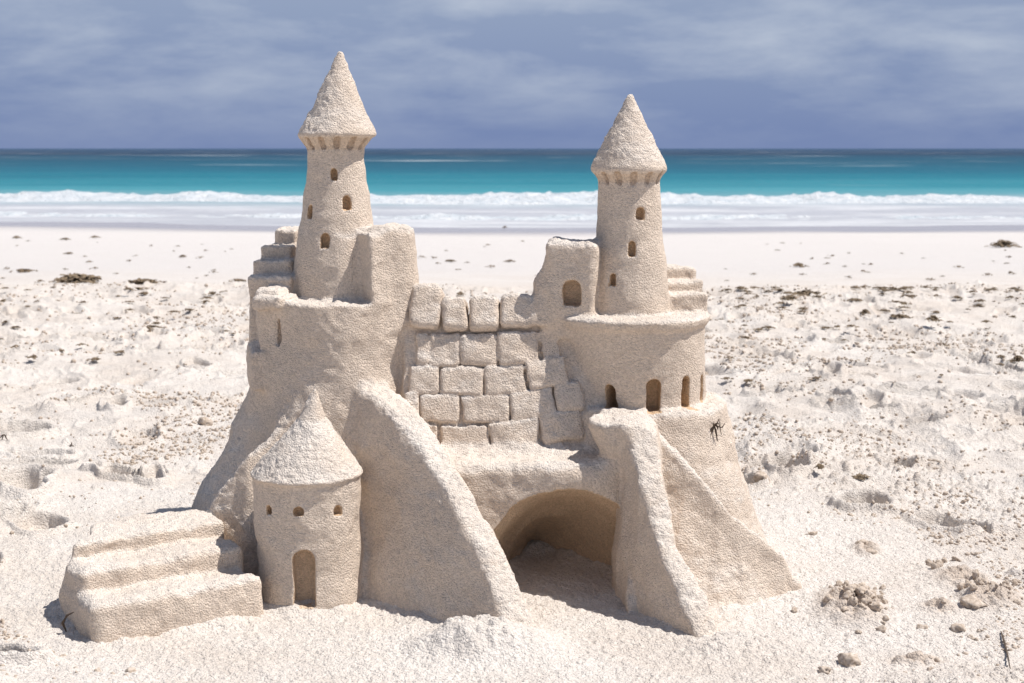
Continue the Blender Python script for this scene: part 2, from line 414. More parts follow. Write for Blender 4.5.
for u1, v, y0 in ((690, 268, 2.83), (698, 281, 2.79), (704, 294, 2.75)):
    z = PZ(690, v, y0); xa, xb = PX(655, v, y0), PX(u1, v, y0)
    add_box(g_st2, ((xa + xb) / 2, y0 + .05, (z + zlt - .03) / 2), ((xb - xa) / 2, .055, (z - zlt + .03) / 2), yaw=14, r=.007, k=.005)

# ---- middle mass with the tunnel through it
g_mid = gid('archway')
zm = PZ(520, 456, 2.62)
add_box(g_mid, (-.005, 2.500 + .19, (zm + B0) / 2), (.200, .19, (zm - B0) / 2), yaw=3, pitch=3, r=.022, k=.02)
# rubble bank at the foot of the brick wall
add_box(g_mid, (PX(505, 460, 2.63), 2.635, zm - .012), (.17, .04, .020), yaw=3, pitch=14, r=.018, k=.02)
g_tun = gid('tunnel', g_mid)
def tunnel(X, Y, Z):
    fx, fy = PX(574, 600, 2.46), 2.46; ax, ay = -.20, .98
    dd = (X - fx) * ax + (Y - fy) * ay; a = (X - fx) * ay - (Y - fy) * ax
    w = .160 + .05 * np.maximum(-dd, 0); hh = .182
    z = Z - .0
    q = np.sqrt((a / w)**2 + (np.maximum(z, 0) / hh)**2)
    d = (q - 1) * .125
    end = np.where(dd > .08, (dd - .08) * .75, 0)
    return np.maximum(d + end * .6, -(Z + .02))
add(g_tun, tunnel, (-.25, 2.0, -.03), (.24, 3.0, .22), .010, 'C')

# ---- buttresses
g_b1 = gid('buttress')
add_fin(g_b1, [P3(372, 384, 2.655), P3(404, 409, 2.575), P3(432, 446, 2.49), P3(460, 491, 2.41), P3(488, 545, 2.34), P3(513, 602, 2.275), P3(528, 642, 2.225)],
        [.032, .029, .026, .024, .024, .026, .03], (.05, .0), (.22, .18), k=.014, kt=.012)
g_b2 = gid('buttress')
add_fin(g_b2, [P3(640, 422, 2.56), P3(642, 432, 2.50), P3(652, 480, 2.435), P3(667, 540, 2.375), P3(690, 590, 2.32), P3(712, 638, 2.255)],
        [.028, .027, .022, .021, .023, .026], (.12, .0), (.05, .06), k=.010, kt=.014)
add_lathe(g_b2, PX(640, 430, 2.55), 2.555, [(.13, .010), (.19, .024), (.25, .044), (.29, .055), (PZ(617, 422, 2.53), .054)], k=.03, kt=.012, tilt=(-.24, 0))
g_b3 = gid('buttress')
add_fin(g_b3, [P3(655, 430, 2.56), P3(688, 463, 2.525), P3(717, 500, 2.505), P3(735, 518, 2.505), P3(762, 540, 2.52), P3(782, 558, 2.53), P3(791, 578, 2.53)],
        [.010, .008, .007, .007, .008, .012, .014], (.03, .03), (.20, 1.5), k=.008, kt=.006, xmin=.205)

# ---- small round turret in front
UY = 2.495; ux = PX(308.5, 540, UY)
g_u = gid('turret')
zb = PZ(308, 487, 2.40)
add_lathe(g_u, ux, UY, [(B0, .099), (.02, .0965), (.12, .0945), (zb, .0955)], k=.018)
g_ur = gid('roof', g_u)
za_ = PZ(320, 387, UY)
add_lathe(g_ur, ux - .001, UY, [(zb - .003, .0955), (zb + .004, .1025), (zb + .012, .096), (zb + .035, .079), (zb + .07, .054), (zb + .105, .025), (za_ - .015, .0075), (za_ + .002, .002)], k=.004, kt=.004, tilt=(.11, .02))
windows(g_u, ux, UY, lambda v: .0945, [(268, 510, 6, 9, .014), (298.5, 511.5, 8.5, 9, .014), (338, 511, 9.5, 9, .014)])
c, yaw = front(ux, UY, .0955, 304, 594); arch_cut(gid('doorway', g_u), (c[0], c[1], c[2] - .026), 21 * c[1] / FPX, 46 * c[1] / FPX + .026, .034, yaw)

# ---- broad front steps on the left
g_st3 = gid('staircase')
ex = np.array((math.cos(R(33)), math.sin(R(33)))); ey = np.array((-math.sin(R(33)), math.cos(R(33))))
for i, (zt_, dep, off) in enumerate(((.047, .50, 0), (.083, .40, .088), (.119, .135, .180))):
    o0 = np.array((-.684, 2.214)) + ey * off + ex * (.004 * i)
    c = o0 + ex * .15 + ey * dep / 2
    add_box(g_st3, (c[0], c[1], (zt_ + B0) / 2), (.15, dep / 2, (zt_ - B0) / 2), yaw=33, pitch=3, r=.016, k=.008)

def steps_end(X, Y, Z): return X + .790 - .03 * vnoise2(Y * 9, Z * 9, 4)
add(g_st3, steps_end, (-1.2, 2.0, -.06), (-.72, 3.1, .14), .012, 'C')
def field(X, Y, Z, ids=False):
    d = np.full(X.shape, .05, np.float32); idx = np.zeros(X.shape, np.int32) if ids else None
    for g, op, fn, lo, hi, k in PRIMS:
        m = .03
        s = np.nonzero((X > lo[0] - m) & (X < hi[0] + m) & (Y > lo[1] - m) & (Y < hi[1] + m) & (Z > lo[2] - m) & (Z < hi[2] + m))[0]
        if not len(s): continue
        dd = fn(X[s], Y[s], Z[s]).astype(np.float32); p = d[s]
        if op == 'U':
            if ids: idx[s] = np.where(dd < p, g, idx[s])
            d[s] = smin(p, dd, k)
        else:
            if ids: idx[s] = np.where(-dd > p, g, idx[s])
            d[s] = smax(p, -dd, k)
    return (d, idx) if ids else d

HV = .0032; ST_ = 5
org = np.array((-.93, 2.12, -.04), np.float32); NC = np.array((105, 68, 66))     # coarse cells of 16 mm
def extract():
    N = NC * ST_ + 1
    ax = [org[i] + np.arange(NC[i] + 1) * HV * ST_ for i in range(3)]
    X, Y, Z = np.meshgrid(*[a.astype(np.float32) for a in ax], indexing='ij')
    cd = field(X.ravel(), Y.ravel(), Z.ravel()).reshape(X.shape)
    near = np.abs(cd) < HV * ST_ * 1.35
    sg = cd < 0
    act = np.zeros(NC, bool)
    for a in (0, 1):
        for b in (0, 1):
            for c_ in (0, 1):
                act |= near[a:NC[0]+a, b:NC[1]+b, c_:NC[2]+c_]
    G = np.repeat(np.repeat(np.repeat(cd[:-1, :-1, :-1], ST_, 0), ST_, 1), ST_, 2)
    G = np.pad(G, ((0, 1),) * 3, mode='edge')
    ci = np.argwhere(act)
    loc = np.stack(np.meshgrid(*[np.arange(ST_)] * 3, indexing='ij'), -1).reshape(-1, 3)
    for s in range(0, len(ci), 4000):
        I = (ci[s:s + 4000, None, :] * ST_ + loc[None]).reshape(-1, 3)
        Pp = org + I * np.float32(HV)
        G[I[:, 0], I[:, 1], I[:, 2]] = field(Pp[:, 0].astype(np.float32), Pp[:, 1].astype(np.float32), Pp[:, 2].astype(np.float32))
    S = G < 0
    M = np.array(G.shape) ; cells = []; pts = []; quads = []
    def lin(I): return (I[..., 0] * M[1] + I[..., 1]) * M[2] + I[..., 2]
    for axn in range(3):
        o1, o2 = (axn + 1) % 3, (axn + 2) % 3
        sl0 = [slice(None)] * 3; sl1 = [slice(None)] * 3; sl0[axn] = slice(0, -1); sl1[axn] = slice(1, None)
        cr = S[tuple(sl0)] != S[tuple(sl1)]
        E = np.argwhere(cr)
        E = E[(E[:, o1] > 0) & (E[:, o2] > 0) & (E[:, o1] < M[o1] - 1) & (E[:, o2] < M[o2] - 1)]
        E1 = E.copy(); E1[:, axn] += 1
        a = G[E[:, 0], E[:, 1], E[:, 2]]; b = G[E1[:, 0], E1[:, 1], E1[:, 2]]
        t = np.clip(a / (a - b), .02, .98)
        p = E.astype(np.float64); p[:, axn] += t
        Q = []
        for da, db in ((0, 0), (1, 0), (1, 1), (0, 1)):
            c_ = E.copy(); c_[:, o1] -= da; c_[:, o2] -= db
            Q.append(lin(c_)); pts.append(p)
        Q = np.stack(Q, 1)
        inside_first = a < 0
        Q[~inside_first] = Q[~inside_first][:, ::-1]
        for j in range(4): pass
        quads.append(Q); cells.append((E, axn, o1, o2, p))
    allc = []; allp = []
    for (E, axn, o1, o2, p) in cells:
        for da, db in ((0, 0), (1, 0), (1, 1), (0, 1)):
            c_ = E.copy(); c_[:, o1] -= da; c_[:, o2] -= db
            allc.append(lin(c_)); allp.append(p)
    allc = np.concatenate(allc); allp = np.concatenate(allp)
    uq, inv = np.unique(allc, return_inverse=True)
    cnt = np.bincount(inv)
    V = np.stack([np.bincount(inv, allp[:, i]) / cnt for i in range(3)], 1) * HV + org
    F = np.searchsorted(uq, np.concatenate(quads))
    return V, F
V, F = extract()
fc = V[F].mean(1)
_, fid = field(fc[:, 0].astype(np.float32), fc[:, 1].astype(np.float32), fc[:, 2].astype(np.float32), ids=True)
keep = fc[:, 2] > -.032
F = F[keep]; fid = fid[keep]
def tidy_ids(F, fid):
    for g in np.unique(fid):
        idx = np.nonzero(fid == g)[0]
        if len(idx) < 3: continue
        u, inv = np.unique(F[idx], return_inverse=True); inv = inv.reshape(-1, 4); lab = np.arange(len(u))
        while True:
            m = lab[inv].min(1); new = lab.copy(); np.minimum.at(new, inv.ravel(), np.repeat(m, 4)); new = new[new]
            if (new == lab).all(): break
            lab = new
        fl = lab[inv[:, 0]]; vals, cnt = np.unique(fl, return_counts=True)
        if len(vals) == 1: continue
        big = vals[cnt.argmax()]; small = idx[fl != big]; sv = np.zeros(F.max() + 1, np.int32)
        others = np.nonzero(fid != g)[0]; sv[F[others].ravel()] = np.repeat(fid[others], 4)
        for v_ in vals:
            if v_ == big or cnt[vals == v_][0] > .04 * cnt.max(): continue
            fs = idx[fl == v_]; c = sv[F[fs].ravel()]; c = c[c > 0]
            if len(c): fid[fs] = np.bincount(c).argmax()
    return fid
fid = tidy_ids(F, fid)
def vert_normals(V, F):
    n = np.cross(V[F[:, 2]] - V[F[:, 0]], V[F[:, 3]] - V[F[:, 1]])
    N = np.zeros_like(V)
    for j in range(4):
        for i in range(3): N[:, i] += np.bincount(F[:, j], n[:, i], len(V))
    return N / (np.linalg.norm(N, axis=1, keepdims=True) + 1e-12)
# relax the lattice steps a little, then roughen
for _ in range(1):
    acc = np.zeros_like(V); cn = np.zeros(len(V))
    for a, b in ((0, 1), (1, 2), (2, 3), (3, 0)):
        for i in range(3):
            acc[:, i] += np.bincount(F[:, a], V[F[:, b], i], len(V)) + np.bincount(F[:, b], V[F[:, a], i], len(V))
        cn += np.bincount(F[:, a], minlength=len(V)) + np.bincount(F[:, b], minlength=len(V))
    okv = cn > 0
    V[okv] += .40 * (acc[okv] / cn[okv, None] - V[okv])
N = vert_normals(V, F)
x, y, z = V[:, 0], V[:, 1], V[:, 2]
calmv = np.ones(len(V)); turned = [g for g, n_ in GID.items() if n_ in ('tower', 'roof', 'corbel', 'window', 'doorway', 'keep', 'ledge')]
calmv[np.unique(F[np.isin(fid, turned)])] = .42
for _ in range(6):
    cf = calmv[F].mean(1); ac = np.zeros(len(V)); cn_ = np.zeros(len(V))
    for j in range(4): ac += np.bincount(F[:, j], cf, len(V)); cn_ += np.bincount(F[:, j], minlength=len(V))
    calmv = np.where(cn_ > 0, ac / np.maximum(cn_, 1), calmv)
wob = calmv[:, None] * np.stack([.0028 * vnoise3(x * 24, y * 24, z * 24, 61 + i) + .0013 * vnoise3(x * 75, y * 75, z * 75, 71 + i) for i in range(3)], 1)
V = V + wob; x, y, z = V[:, 0], V[:, 1], V[:, 2]; N = vert_normals(V, F)
patch = vnoise3(x * 22, y * 22, z * 22, 3)
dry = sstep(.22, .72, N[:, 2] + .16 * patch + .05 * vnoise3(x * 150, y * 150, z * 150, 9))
disp = calmv * .0045 * vnoise3(x * 13, y * 16, z * 16, 1) + .0014 * vnoise3(x * 45, y * 45, z * 45, 2)
disp += (.0003 + .0014 * dry) * vnoise3(x * 110, y * 110, z * 110, 4) + (.0003 + .0017 * dry) * vnoise3(x * 200, y * 200, z * 200, 5)
V = V + N * disp[:, None]
N = vert_normals(V, F)

castle = bpy.data.objects.new('sandcastle', None); C.objects.link(castle)
castle.location = (0, 0, 0); castle.empty_display_size = .2
tag(castle, 'pale sand castle with two cone roofed towers, brick wall and arched tunnel', 'sandcastle')
made = {}
name2gid = {}
for g, nme in GID.items(): name2gid.setdefault(nme, g)
for g, nme in GID.items():
    f = F[fid == g]
    if len(f) == 0: continue
    u, inv = np.unique(f, return_inverse=True)
    par = TREE[g]
    if isinstance(par, str): par = name2gid[par]
    recess_shade = np.full(len(u), {'tunnel': .85, 'window': 1, 'doorway': .7, 'corbel': .35, 'niche': .2}.get(nme, 0.0))  # strength of the painted interior shade, by kind of recess
    o = mesh_from(nme, V[u], inv.reshape(f.shape), SAND, castle if par is None else made[par], {'dry': dry[u], 'recess_shade': recess_shade}, N[u])
    made[g] = o
print('castle quads', len(F), 'unassigned', int((fid == 0).sum()))
PARTL = {}
made[g_t1]['label'] = 'taller tower with a slanting terrace round its foot'
made[g_t2]['label'] = 'shorter tower rising from the round ledge'
made[g_st3]['label'] = 'three broad steps on the beach'

# ------------------------------------------------------------------ beach
rg = np.random.default_rng(11)
def shore_w(x): return 1.2 * np.sin(x * .11 + .4) + .7 * np.sin(x * .27 + 2) - .012 * x
def profile(yy):
    return np.interp(yy, [-50, 6.5, 8.0, 8.6, 27, 45, 70, 120, 400], [.0, 0, .015, -.03, -.63, -1.3, -2.5, -5, -12])
def domes(x, y, c, s, prob, rmin, rmax):
    xi = np.floor(x / c).astype(np.int64); yi = np.floor(y / c).astype(np.int64); out = np.zeros(x.shape, np.float32); k = np.int64(3)
    for a in (-1, 0, 1):
        for b in (-1, 0, 1):
            ii, jj = xi + a, yi + b
            px = (ii + .15 + .7 * hash3(ii, jj, k, s)) * c; py = (jj + .15 + .7 * hash3(ii, jj, k, s + 1)) * c
            r = c * (rmin + (rmax - rmin) * hash3(ii, jj, k, s + 2)); on = hash3(ii, jj, k, s + 3) < prob
            q = 1 - ((x - px)**2 + (y - py)**2) / (r * r)
            out = np.maximum(out, np.where(on & (q > 0), np.sqrt(np.maximum(q, 0)) * r, 0))
    return out
HEAPS = [(*onground(u, v)[:2], w, d, h) for u, v, w, d, h in ((853, 604, .055, .10, .022), (960, 575, .05, .05, .012), (992, 596, .05, .06, .014), (940, 604, .03, .03, .008), (868, 548, .025, .04, .010), (915, 655, .04, .02, .005))]
FOOT = []
for _ in range(620):
    yy = math.sqrt(rg.uniform(2.0**2, 8.2**2)); xx = rg.uniform(-.62, .62) * yy + rg.uniform(-.6, .6)
    if math.hypot((xx + .03) / 1.1, (yy - 2.6) / .75) < .95: continue
    FOOT.append((xx, yy, rg.uniform(0, math.pi), rg.uniform(.06, .15), rg.uniform(.03, .06), rg.uniform(.016, .048) * min(1, 3.8 / yy)))
def ground(x, y, detail=True):
    ye = y + .25 * np.sin(x * .5 + 1) + .12 * np.sin(x * 1.3)
    z = profile(y + shore_w(x) * sstep(9, 24, y))
    rough = (1 - .93 * sstep(7.9, 8.9, ye)) * (1 - sstep(25, 40, np.abs(x)))
    far = sstep(60, 20, np.hypot(x, y))
    cd = np.hypot((x + .03) / .95, (y - 2.62) / .62)
    calm = .16 + .84 * sstep(.85, 1.5, cd)
    z = z + rough * calm * (.022 * vnoise2(x * 2.6, y * 2.6, 1) + .012 * vnoise2(x * 6, y * 6, 2) + .007 * vnoise2(x * 15, y * 15, 3))
    wx, wy = x + .09 * vnoise2(x * 4, y * 4, 41), y + .09 * vnoise2(x * 4, y * 4, 42)
    rid = np.maximum(1 - np.abs(vnoise2(wx * 4.5, wy * 4.5, 43)) * 1.6, 0)**3 * .014 + np.maximum(1 - np.abs(vnoise2(wx * 10, wy * 10, 44)) * 1.6, 0)**3 * .008
    z = z + rough * sstep(.9, 1.5, cd) * rid * (.25 + .75 * sstep(-.3, .4, vnoise2(x * 1.7, y * 1.7, 45)))
    z = z + far * .012 * sstep(3.6, 7, np.hypot(x, y)) * vnoise2(x * .7, y * .4, 8)
    z = z - .015 * np.exp(-((x + .03) / .85)**4 - ((y - 2.4) / .42)**4)      # scooped out where the castle's sand was dug
    damp = np.zeros_like(z)
    if detail:
        for (fx, fy, a, l, w, dep) in FOOT:
            s = np.nonzero((np.abs(x - fx) < .4) & (np.abs(y - fy) < .4))[0]
            if not len(s): continue
            ca, sa = math.cos(a), math.sin(a); p = (x[s] - fx) * ca + (y[s] - fy) * sa; q = -(x[s] - fx) * sa + (y[s] - fy) * ca
            rr0 = np.sqrt((p / l)**2 + (q / w)**2); rr = rr0 + .30 * vnoise2(x[s] * 14, y[s] * 14, 21) + .10 * vnoise2(x[s] * 45, y[s] * 45, 22)
            ed = .55 + (.05 + .34 * float(np.clip((5.5 - fy) / 2.2, 0, 1))) * sstep(-.5, .6, ((x[s] - fx) * .8 + (y[s] - fy) * .6) / l)
            z[s] += rough[s] * (-dep * (1 - np.clip((rr - ed) / (1.02 - ed), 0, 1)) + dep * .5 * np.exp(-((rr - 1.15) / .16)**2))
            damp[s] = np.maximum(damp[s], .25 * (1 - sstep(.5, 1.0, rr)))
        right = sstep(.3, .9, x)
        pm = sstep(.02, .5, vnoise2(x * 3.1, y * 3.1, 31) + .25 * vnoise2(x * 11, y * 11, 32) + .18 * right - .05)
        pm = pm * rough * calm * np.clip(4 / np.maximum(y, .1), 0, 1)
        d = np.maximum(domes(x, y, .030, 40, .14, .12, .36), np.maximum(domes(x, y, .016, 50, .35, .2, .48), domes(x, y, .06, 60, .03, .10, .26)))
        d *= sstep(5.2, 3.2, y)
        d *= 1 + .6 * vnoise2(x * 110, y * 110, 36)
        sp = domes(x, y, .05, 70, .22, .08, .2) * rough * calm
        z = z + pm * d * 1.15 + sp
        damp = np.maximum(damp, np.clip(pm * d * 34, 0, .5))
        for (hx, hy, hw, hd, hh) in HEAPS:
            s = np.nonzero((np.abs(x - hx) < hw * 3) & (np.abs(y - hy) < hd * 3))[0]
            if not len(s): continue
            q = np.exp(-(((x[s] - hx) / hw)**2 + ((y[s] - hy) / hd)**2)**1.5)
            lm = np.maximum(domes(x[s], y[s], .016, 90, .9, .3, .6), domes(x[s], y[s], .026, 95, .6, .3, .55))
            z[s] += q * (hh + .9 * lm + .006 * vnoise2(x[s] * 60, y[s] * 60, 96)); damp[s] = np.maximum(damp[s], .8 * q)
        z = z + rough * (.0015 * vnoise2(x * 50, y * 50, 5) + (.0011 + .0012 * (1 - calm)) * vnoise2(x * 150, y * 150, 6))
    return z, damp
def beach_sheet():
    dense = np.radians(np.linspace(-31, 31, 1420)); sidea = np.radians(np.geomspace(32, 180, 34))
    ang = np.concatenate([-sidea[::-1], dense, sidea[:-1]])
    rr = [1.8]
    while rr[-1] < 34: rr.append(rr[-1] + max(.0034, rr[-1]**2 * .00056))
    rr = np.concatenate([[.02, .5, 1.0, 1.4, 1.65], rr, np.geomspace(36, 20000, 40)])
    A, Rr = np.meshgrid(ang, rr); x = (Rr * np.sin(A)).ravel(); y = (Rr * np.cos(A)).ravel()
    z = np.zeros_like(x); damp = np.zeros_like(x)
    nr = (Rr.ravel() < 10.5) & (np.abs(A.ravel()) < R(31.5)) & (Rr.ravel() > 1.6)
    z[nr], damp[nr] = ground(x[nr], y[nr]); z[~nr], _ = ground(x[~nr], y[~nr], False)
    # loose sand banked against the foot of the castle
    m = (np.abs(x) < 1.1) & (y > 1.9) & (y < 3.4)
    d = field(x[m].astype(np.float32), y[m].astype(np.float32), np.full(m.sum(), .025, np.float32))
    bank = (.008 + .010 * vnoise2(x[m] * 18, y[m] * 18, 97)) * np.exp(-np.maximum(d, 0) / .028)
    q = onground(482, 640); pile = np.exp(-(((x[m] - q[0]) / .095)**2 + ((y[m] - q[1]) / .07)**2)**1.5)
    lump = domes(x[m], y[m], .022, 80, .8, .25, .5)
    q2 = onground(735, 640); pile2 = np.exp(-(((x[m] - q2[0]) / .11)**2 + ((y[m] - q2[1]) / .06)**2))
    q3 = onground(330, 650); mound = np.exp(-(((x[m] - q3[0]) / .30)**2 + ((y[m] - q3[1]) / .16)**2))
    z[m] += bank + pile * (.042 + lump * .75 + .008 * vnoise2(x[m] * 30, y[m] * 30, 91)) + pile2 * (.012 + .5 * lump) + .004 * mound
    ys = y + shore_w(x)
    wet = sstep(20.2, 24.0, ys + .5 * vnoise2(x * .3, y * .3, 77)) * (y > 0)
    na, nrw = len(ang), len(rr)
    i = np.arange(nrw - 1)[:, None] * na; j = np.arange(na)[None]; j2 = (j + 1) % na
    Fq = np.stack([i + j, i + na + j, i + na + j2, i + j2], -1).reshape(-1, 4)[:, ::-1]
    o = mesh_from('sand_beach', np.stack([x, y, z], 1), Fq, BEACH, None, {'damp': damp, 'wet': wet})
    tag(o, 'churned white sand beach running down to the surf', 'beach', kind='structure')
    return o
beach = beach_sheet()
from mathutils.bvhtree import BVHTree
def gz(x, y):
    z, _ = ground(np.array([x], float), np.array([y], float)); return float(z[0])

# ------------------------------------------------------------------ sea and surf
WZ = -.615
def sea_mat():
    m, t, b = newmat('sea_water')
    g = nd(t, 'ShaderNodeNewGeometry').outputs['Position']
    s = nd(t, 'ShaderNodeSeparateXYZ'); t.links.new(g, s.inputs[0])
    mp = nd(t, 'ShaderNodeMapping'); mp.inputs['Scale'].default_value = (.02, .07, 1); t.links.new(g, mp.inputs[0])
    big = noise(t, mp.outputs[0], 1.0, 4)
    yy = mth(t, 'MULTIPLY', s.outputs[1], rng(t, big, .25, .75, .86, 1.14))
    inv = mth(t, 'DIVIDE', 26.0, yy)
    cr = nd(t, 'ShaderNodeValToRGB'); t.links.new(inv, cr.inputs[0])
    e = cr.color_ramp; e.elements[0].position = 0; e.elements[0].color = (.006, .045, .105, 1); e.elements[1].position = 1; e.elements[1].color = (.43, .44, .47, 1)
    for p, c in ((.07, (.004, .028, .062)), (.10, (.003, .055, .10)), (.15, (.001, .066, .112)), (.26, (.002, .100, .155)), (.40, (.006, .160, .215)), (.54, (.05, .26, .31)), (.66, (.24, .36, .40)), (.8, (.43, .44, .475))):
        q = e.elements.new(p); q.color = (*c, 1)
    # scattered whitecaps far out, thin foam sheets near the beach
    mp2 = nd(t, 'ShaderNodeMapping'); mp2.inputs['Scale'].default_value = (.012, .05, 1); t.links.new(g, mp2.inputs[0])
    wc = rng(t, noise(t, mp2.outputs[0], 2.2, 6, .66), .60, .68, 0, .9)
    farm = rng(t, inv, .10, .30, 1, .15)
    mp3 = nd(t, 'ShaderNodeMapping'); mp3.inputs['Scale'].default_value = (.22, .8, 1); t.links.new(g, mp3.inputs[0])
    fo = rng(t, noise(t, mp3.outputs[0], 1.0, 7, .65), .46, .66, 0, 1)
    nearm = rng(t, inv, .62, .8, 0, .5)
    fm = mth(t, 'MAXIMUM', mth(t, 'MULTIPLY', wc, farm), mth(t, 'MULTIPLY', fo, nearm))
    col = mixc(t, fm, cr.outputs[0], (.72, .73, .74))
    t.links.new(col, b.inputs['Base Color'])
    t.links.new(rng(t, fm, 0, 1, .32, .9), b.inputs['Roughness'])
    b.inputs['IOR'].default_value = 1.33; b.inputs['Specular IOR Level'].default_value = .05
    mp4 = nd(t, 'ShaderNodeMapping'); mp4.inputs['Scale'].default_value = (.35, 1.1, 1); t.links.new(g, mp4.inputs[0])
    t.links.new(bump(t, b, noise(t, mp4.outputs[0], 1.0, 5, .6), .5, .8), b.inputs['Normal'])
    return m
def foam_mat():
    m, t, b = newmat('surf_foam')
    g = nd(t, 'ShaderNodeNewGeometry').outputs['Position']
    n = rng(t, noise(t, g, 2.2, 5, .6), .35, .7, 0, 1)
    t.links.new(mixc(t, n, (.66, .675, .69), (.46, .52, .57)), b.inputs['Base Color'])
    b.inputs['Roughness'].default_value = .9
    t.links.new(bump(t, b, noise(t, g, 7, 5, .6), .12), b.inputs['Normal'])
    return m
SEA, FOAM = sea_mat(), foam_mat()
ys = np.concatenate([np.arange(23, 60, .35), np.geomspace(60, 20000, 90)])
ts = np.linspace(-1, 1, 281)
YY, TT = np.meshgrid(ys, ts, indexing='ij')
XX = TT * np.maximum(YY * .9, 60) ; XX[-12:] *= 1.5
zz = WZ + sstep(26, 34, YY) * (.05 * np.sin(YY * .42 + .5 * np.sin(XX * .06)) + .04 * vnoise2((XX * .12).ravel(), (YY * .45).ravel(), 5).reshape(XX.shape)) * (YY < 400)
nt_ = len(ts); i = np.arange(len(ys) - 1)[:, None] * nt_; j = np.arange(nt_ - 1)[None]
Fq = np.stack([i + j, i + j + 1, i + nt_ + j + 1, i + nt_ + j], -1).reshape(-1, 4)
sea = mesh_from('sea', np.stack([XX.ravel(), YY.ravel(), zz.ravel()], 1), Fq, SEA)
tag(sea, 'turquoise shallow sea darkening to deep blue at the horizon', 'sea', kind='structure')
def surf(name, y0, h, wdt, seed, label, gap, x0=-55, x1=55):
    nx, ns = 700, 26
    X = np.linspace(x0, x1, nx); s = np.linspace(0, 1, ns); XX, SS = np.meshgrid(X, s, indexing='ij')
    f = vnoise2(XX.ravel() * .16, XX.ravel() * 0 + seed, seed).reshape(XX.shape)
    f2 = vnoise2(XX.ravel() * .7, XX.ravel() * 0 + seed, seed + 1).reshape(XX.shape)
    hh = h * np.clip(gap + .55 * f + .25 * f2, .02, 1.3)
    yc = y0 + .9 * vnoise2(XX.ravel() * .06, XX.ravel() * 0 + 3, seed + 2).reshape(XX.shape) + .25 * f2 - shore_w(XX) * .5
    Yc = yc + (SS - .5) * wdt * np.clip(.5 + hh / h, .3, 1.3)
    prof = np.sin(np.pi * SS)**.8 * (1 - .35 * SS)
    nn = vnoise3(XX.ravel() * 3, Yc.ravel() * 3, SS.ravel() * 4, seed + 4).reshape(XX.shape) + .6 * vnoise3(XX.ravel() * 8, Yc.ravel() * 8, SS.ravel() * 8, seed + 5).reshape(XX.shape)
    Z = WZ - .06 + hh * prof * (1 + .22 * nn) + .03 * nn
    i = np.arange(nx - 1)[:, None] * ns; j = np.arange(ns - 1)[None]
    Fq = np.stack([i + j, i + ns + j, i + ns + j + 1, i + j + 1], -1).reshape(-1, 4)
    o = mesh_from(name, np.stack([XX.ravel(), Yc.ravel(), Z.ravel()], 1), Fq, FOAM)
    return tag(o, label, 'wave', kind='stuff')
surf('breaking_wave', 38.8, .26, 5.0, 3, 'tall white breaking wave rolling in along the beach', .62)
surf('wash_foam', 29.3, .14, 2.2, 13, 'low line of foam where the wash runs up the sand', .6, -45, 45)
surf('wave_crest', 47.5, .20, 2.0, 23, 'thin broken white crest forming behind the main wave', .15)

# ------------------------------------------------------------------ seaweed, twigs, clods
def simple_mat(name, c1, c2, scale, rough=.9):
    m, t, b = newmat(name); g = nd(t, 'ShaderNodeNewGeometry').outputs['Position']
    t.links.new(mixc(t, rng(t, noise(t, g, scale, 3), .35, .65, 0, 1), c1, c2), b.inputs['Base Color']); b.inputs['Roughness'].default_value = rough
    return m
WEED = simple_mat('dried_seaweed', (.14, .098, .06), (.26, .195, .125), 40)
TWIG = simple_mat('dark_twig', (.06, .042, .03), (.14, .10, .07), 200)
LUMP = simple_mat('clumped_sand', (.36, .285, .22), (.60, .51, .43), 160)
def weed_mesh(seed, w, d, h, n):
    """a tangled heap of flat curling strands"""
    r = random.Random(seed); Vv, Ff = [], []
    for _ in range(n):
        a = r.uniform(0, 6.28); q = abs(r.gauss(0, .45)); q = min(q, 1)
        px, py = w * q * math.cos(a), d * q * math.sin(a); top = h * (1 - q * q) * r.uniform(.2, 1) + .002
        hd = r.uniform(0, 6.28); L_ = r.uniform(.25, .6) * w; sw = r.uniform(.02, .05) * w + .002; k = 4
        base = len(Vv); el = r.uniform(-.3, .5)
        for s in range(k + 1):
            f = s / k - .5; hd2 = hd + f * r.uniform(-1, 1)
            cx, cy = px + math.cos(hd2) * L_ * f, py + math.sin(hd2) * L_ * f; cz = max(.001, top + el * L_ * f * .6 - f * f * h * .8)
            nx, ny = -math.sin(hd2) * sw, math.cos(hd2) * sw
            Vv += [(cx + nx, cy + ny, cz), (cx - nx, cy - ny, cz + sw * r.uniform(-.5, 1.2)), (cx, cy, cz + sw * .7)]
        for s in range(k):
            b = base + s * 3
            Ff += [(b, b + 2, b + 5, b + 3), (b + 2, b + 1, b + 4, b + 5), (b + 1, b, b + 3, b + 4)]
    return Vv, Ff
def weed(u, v, wpx, label, group, seed, hk=.30, dk=1.0, n=60, z=0, ms=None):
    x, y, _ = onground(u, v, z)
    for _i in range(5):
        zz_ = gz(x, y); x, y, _ = onground(u, v, zz_)
    w = wpx / 2 * y / FPX; 
    if ms is None: Vv, Ff = weed_mesh(seed, w, w * dk, w * hk, n); o = mesh_from('seaweed_clump', Vv, Ff, WEED, smooth=False)
    o.location = (x, y, zz_ + (.003 if y > 4 else -.002)); tag(o, label, 'seaweed', group); return o
G1 = 'seaweed clumps on the beach'
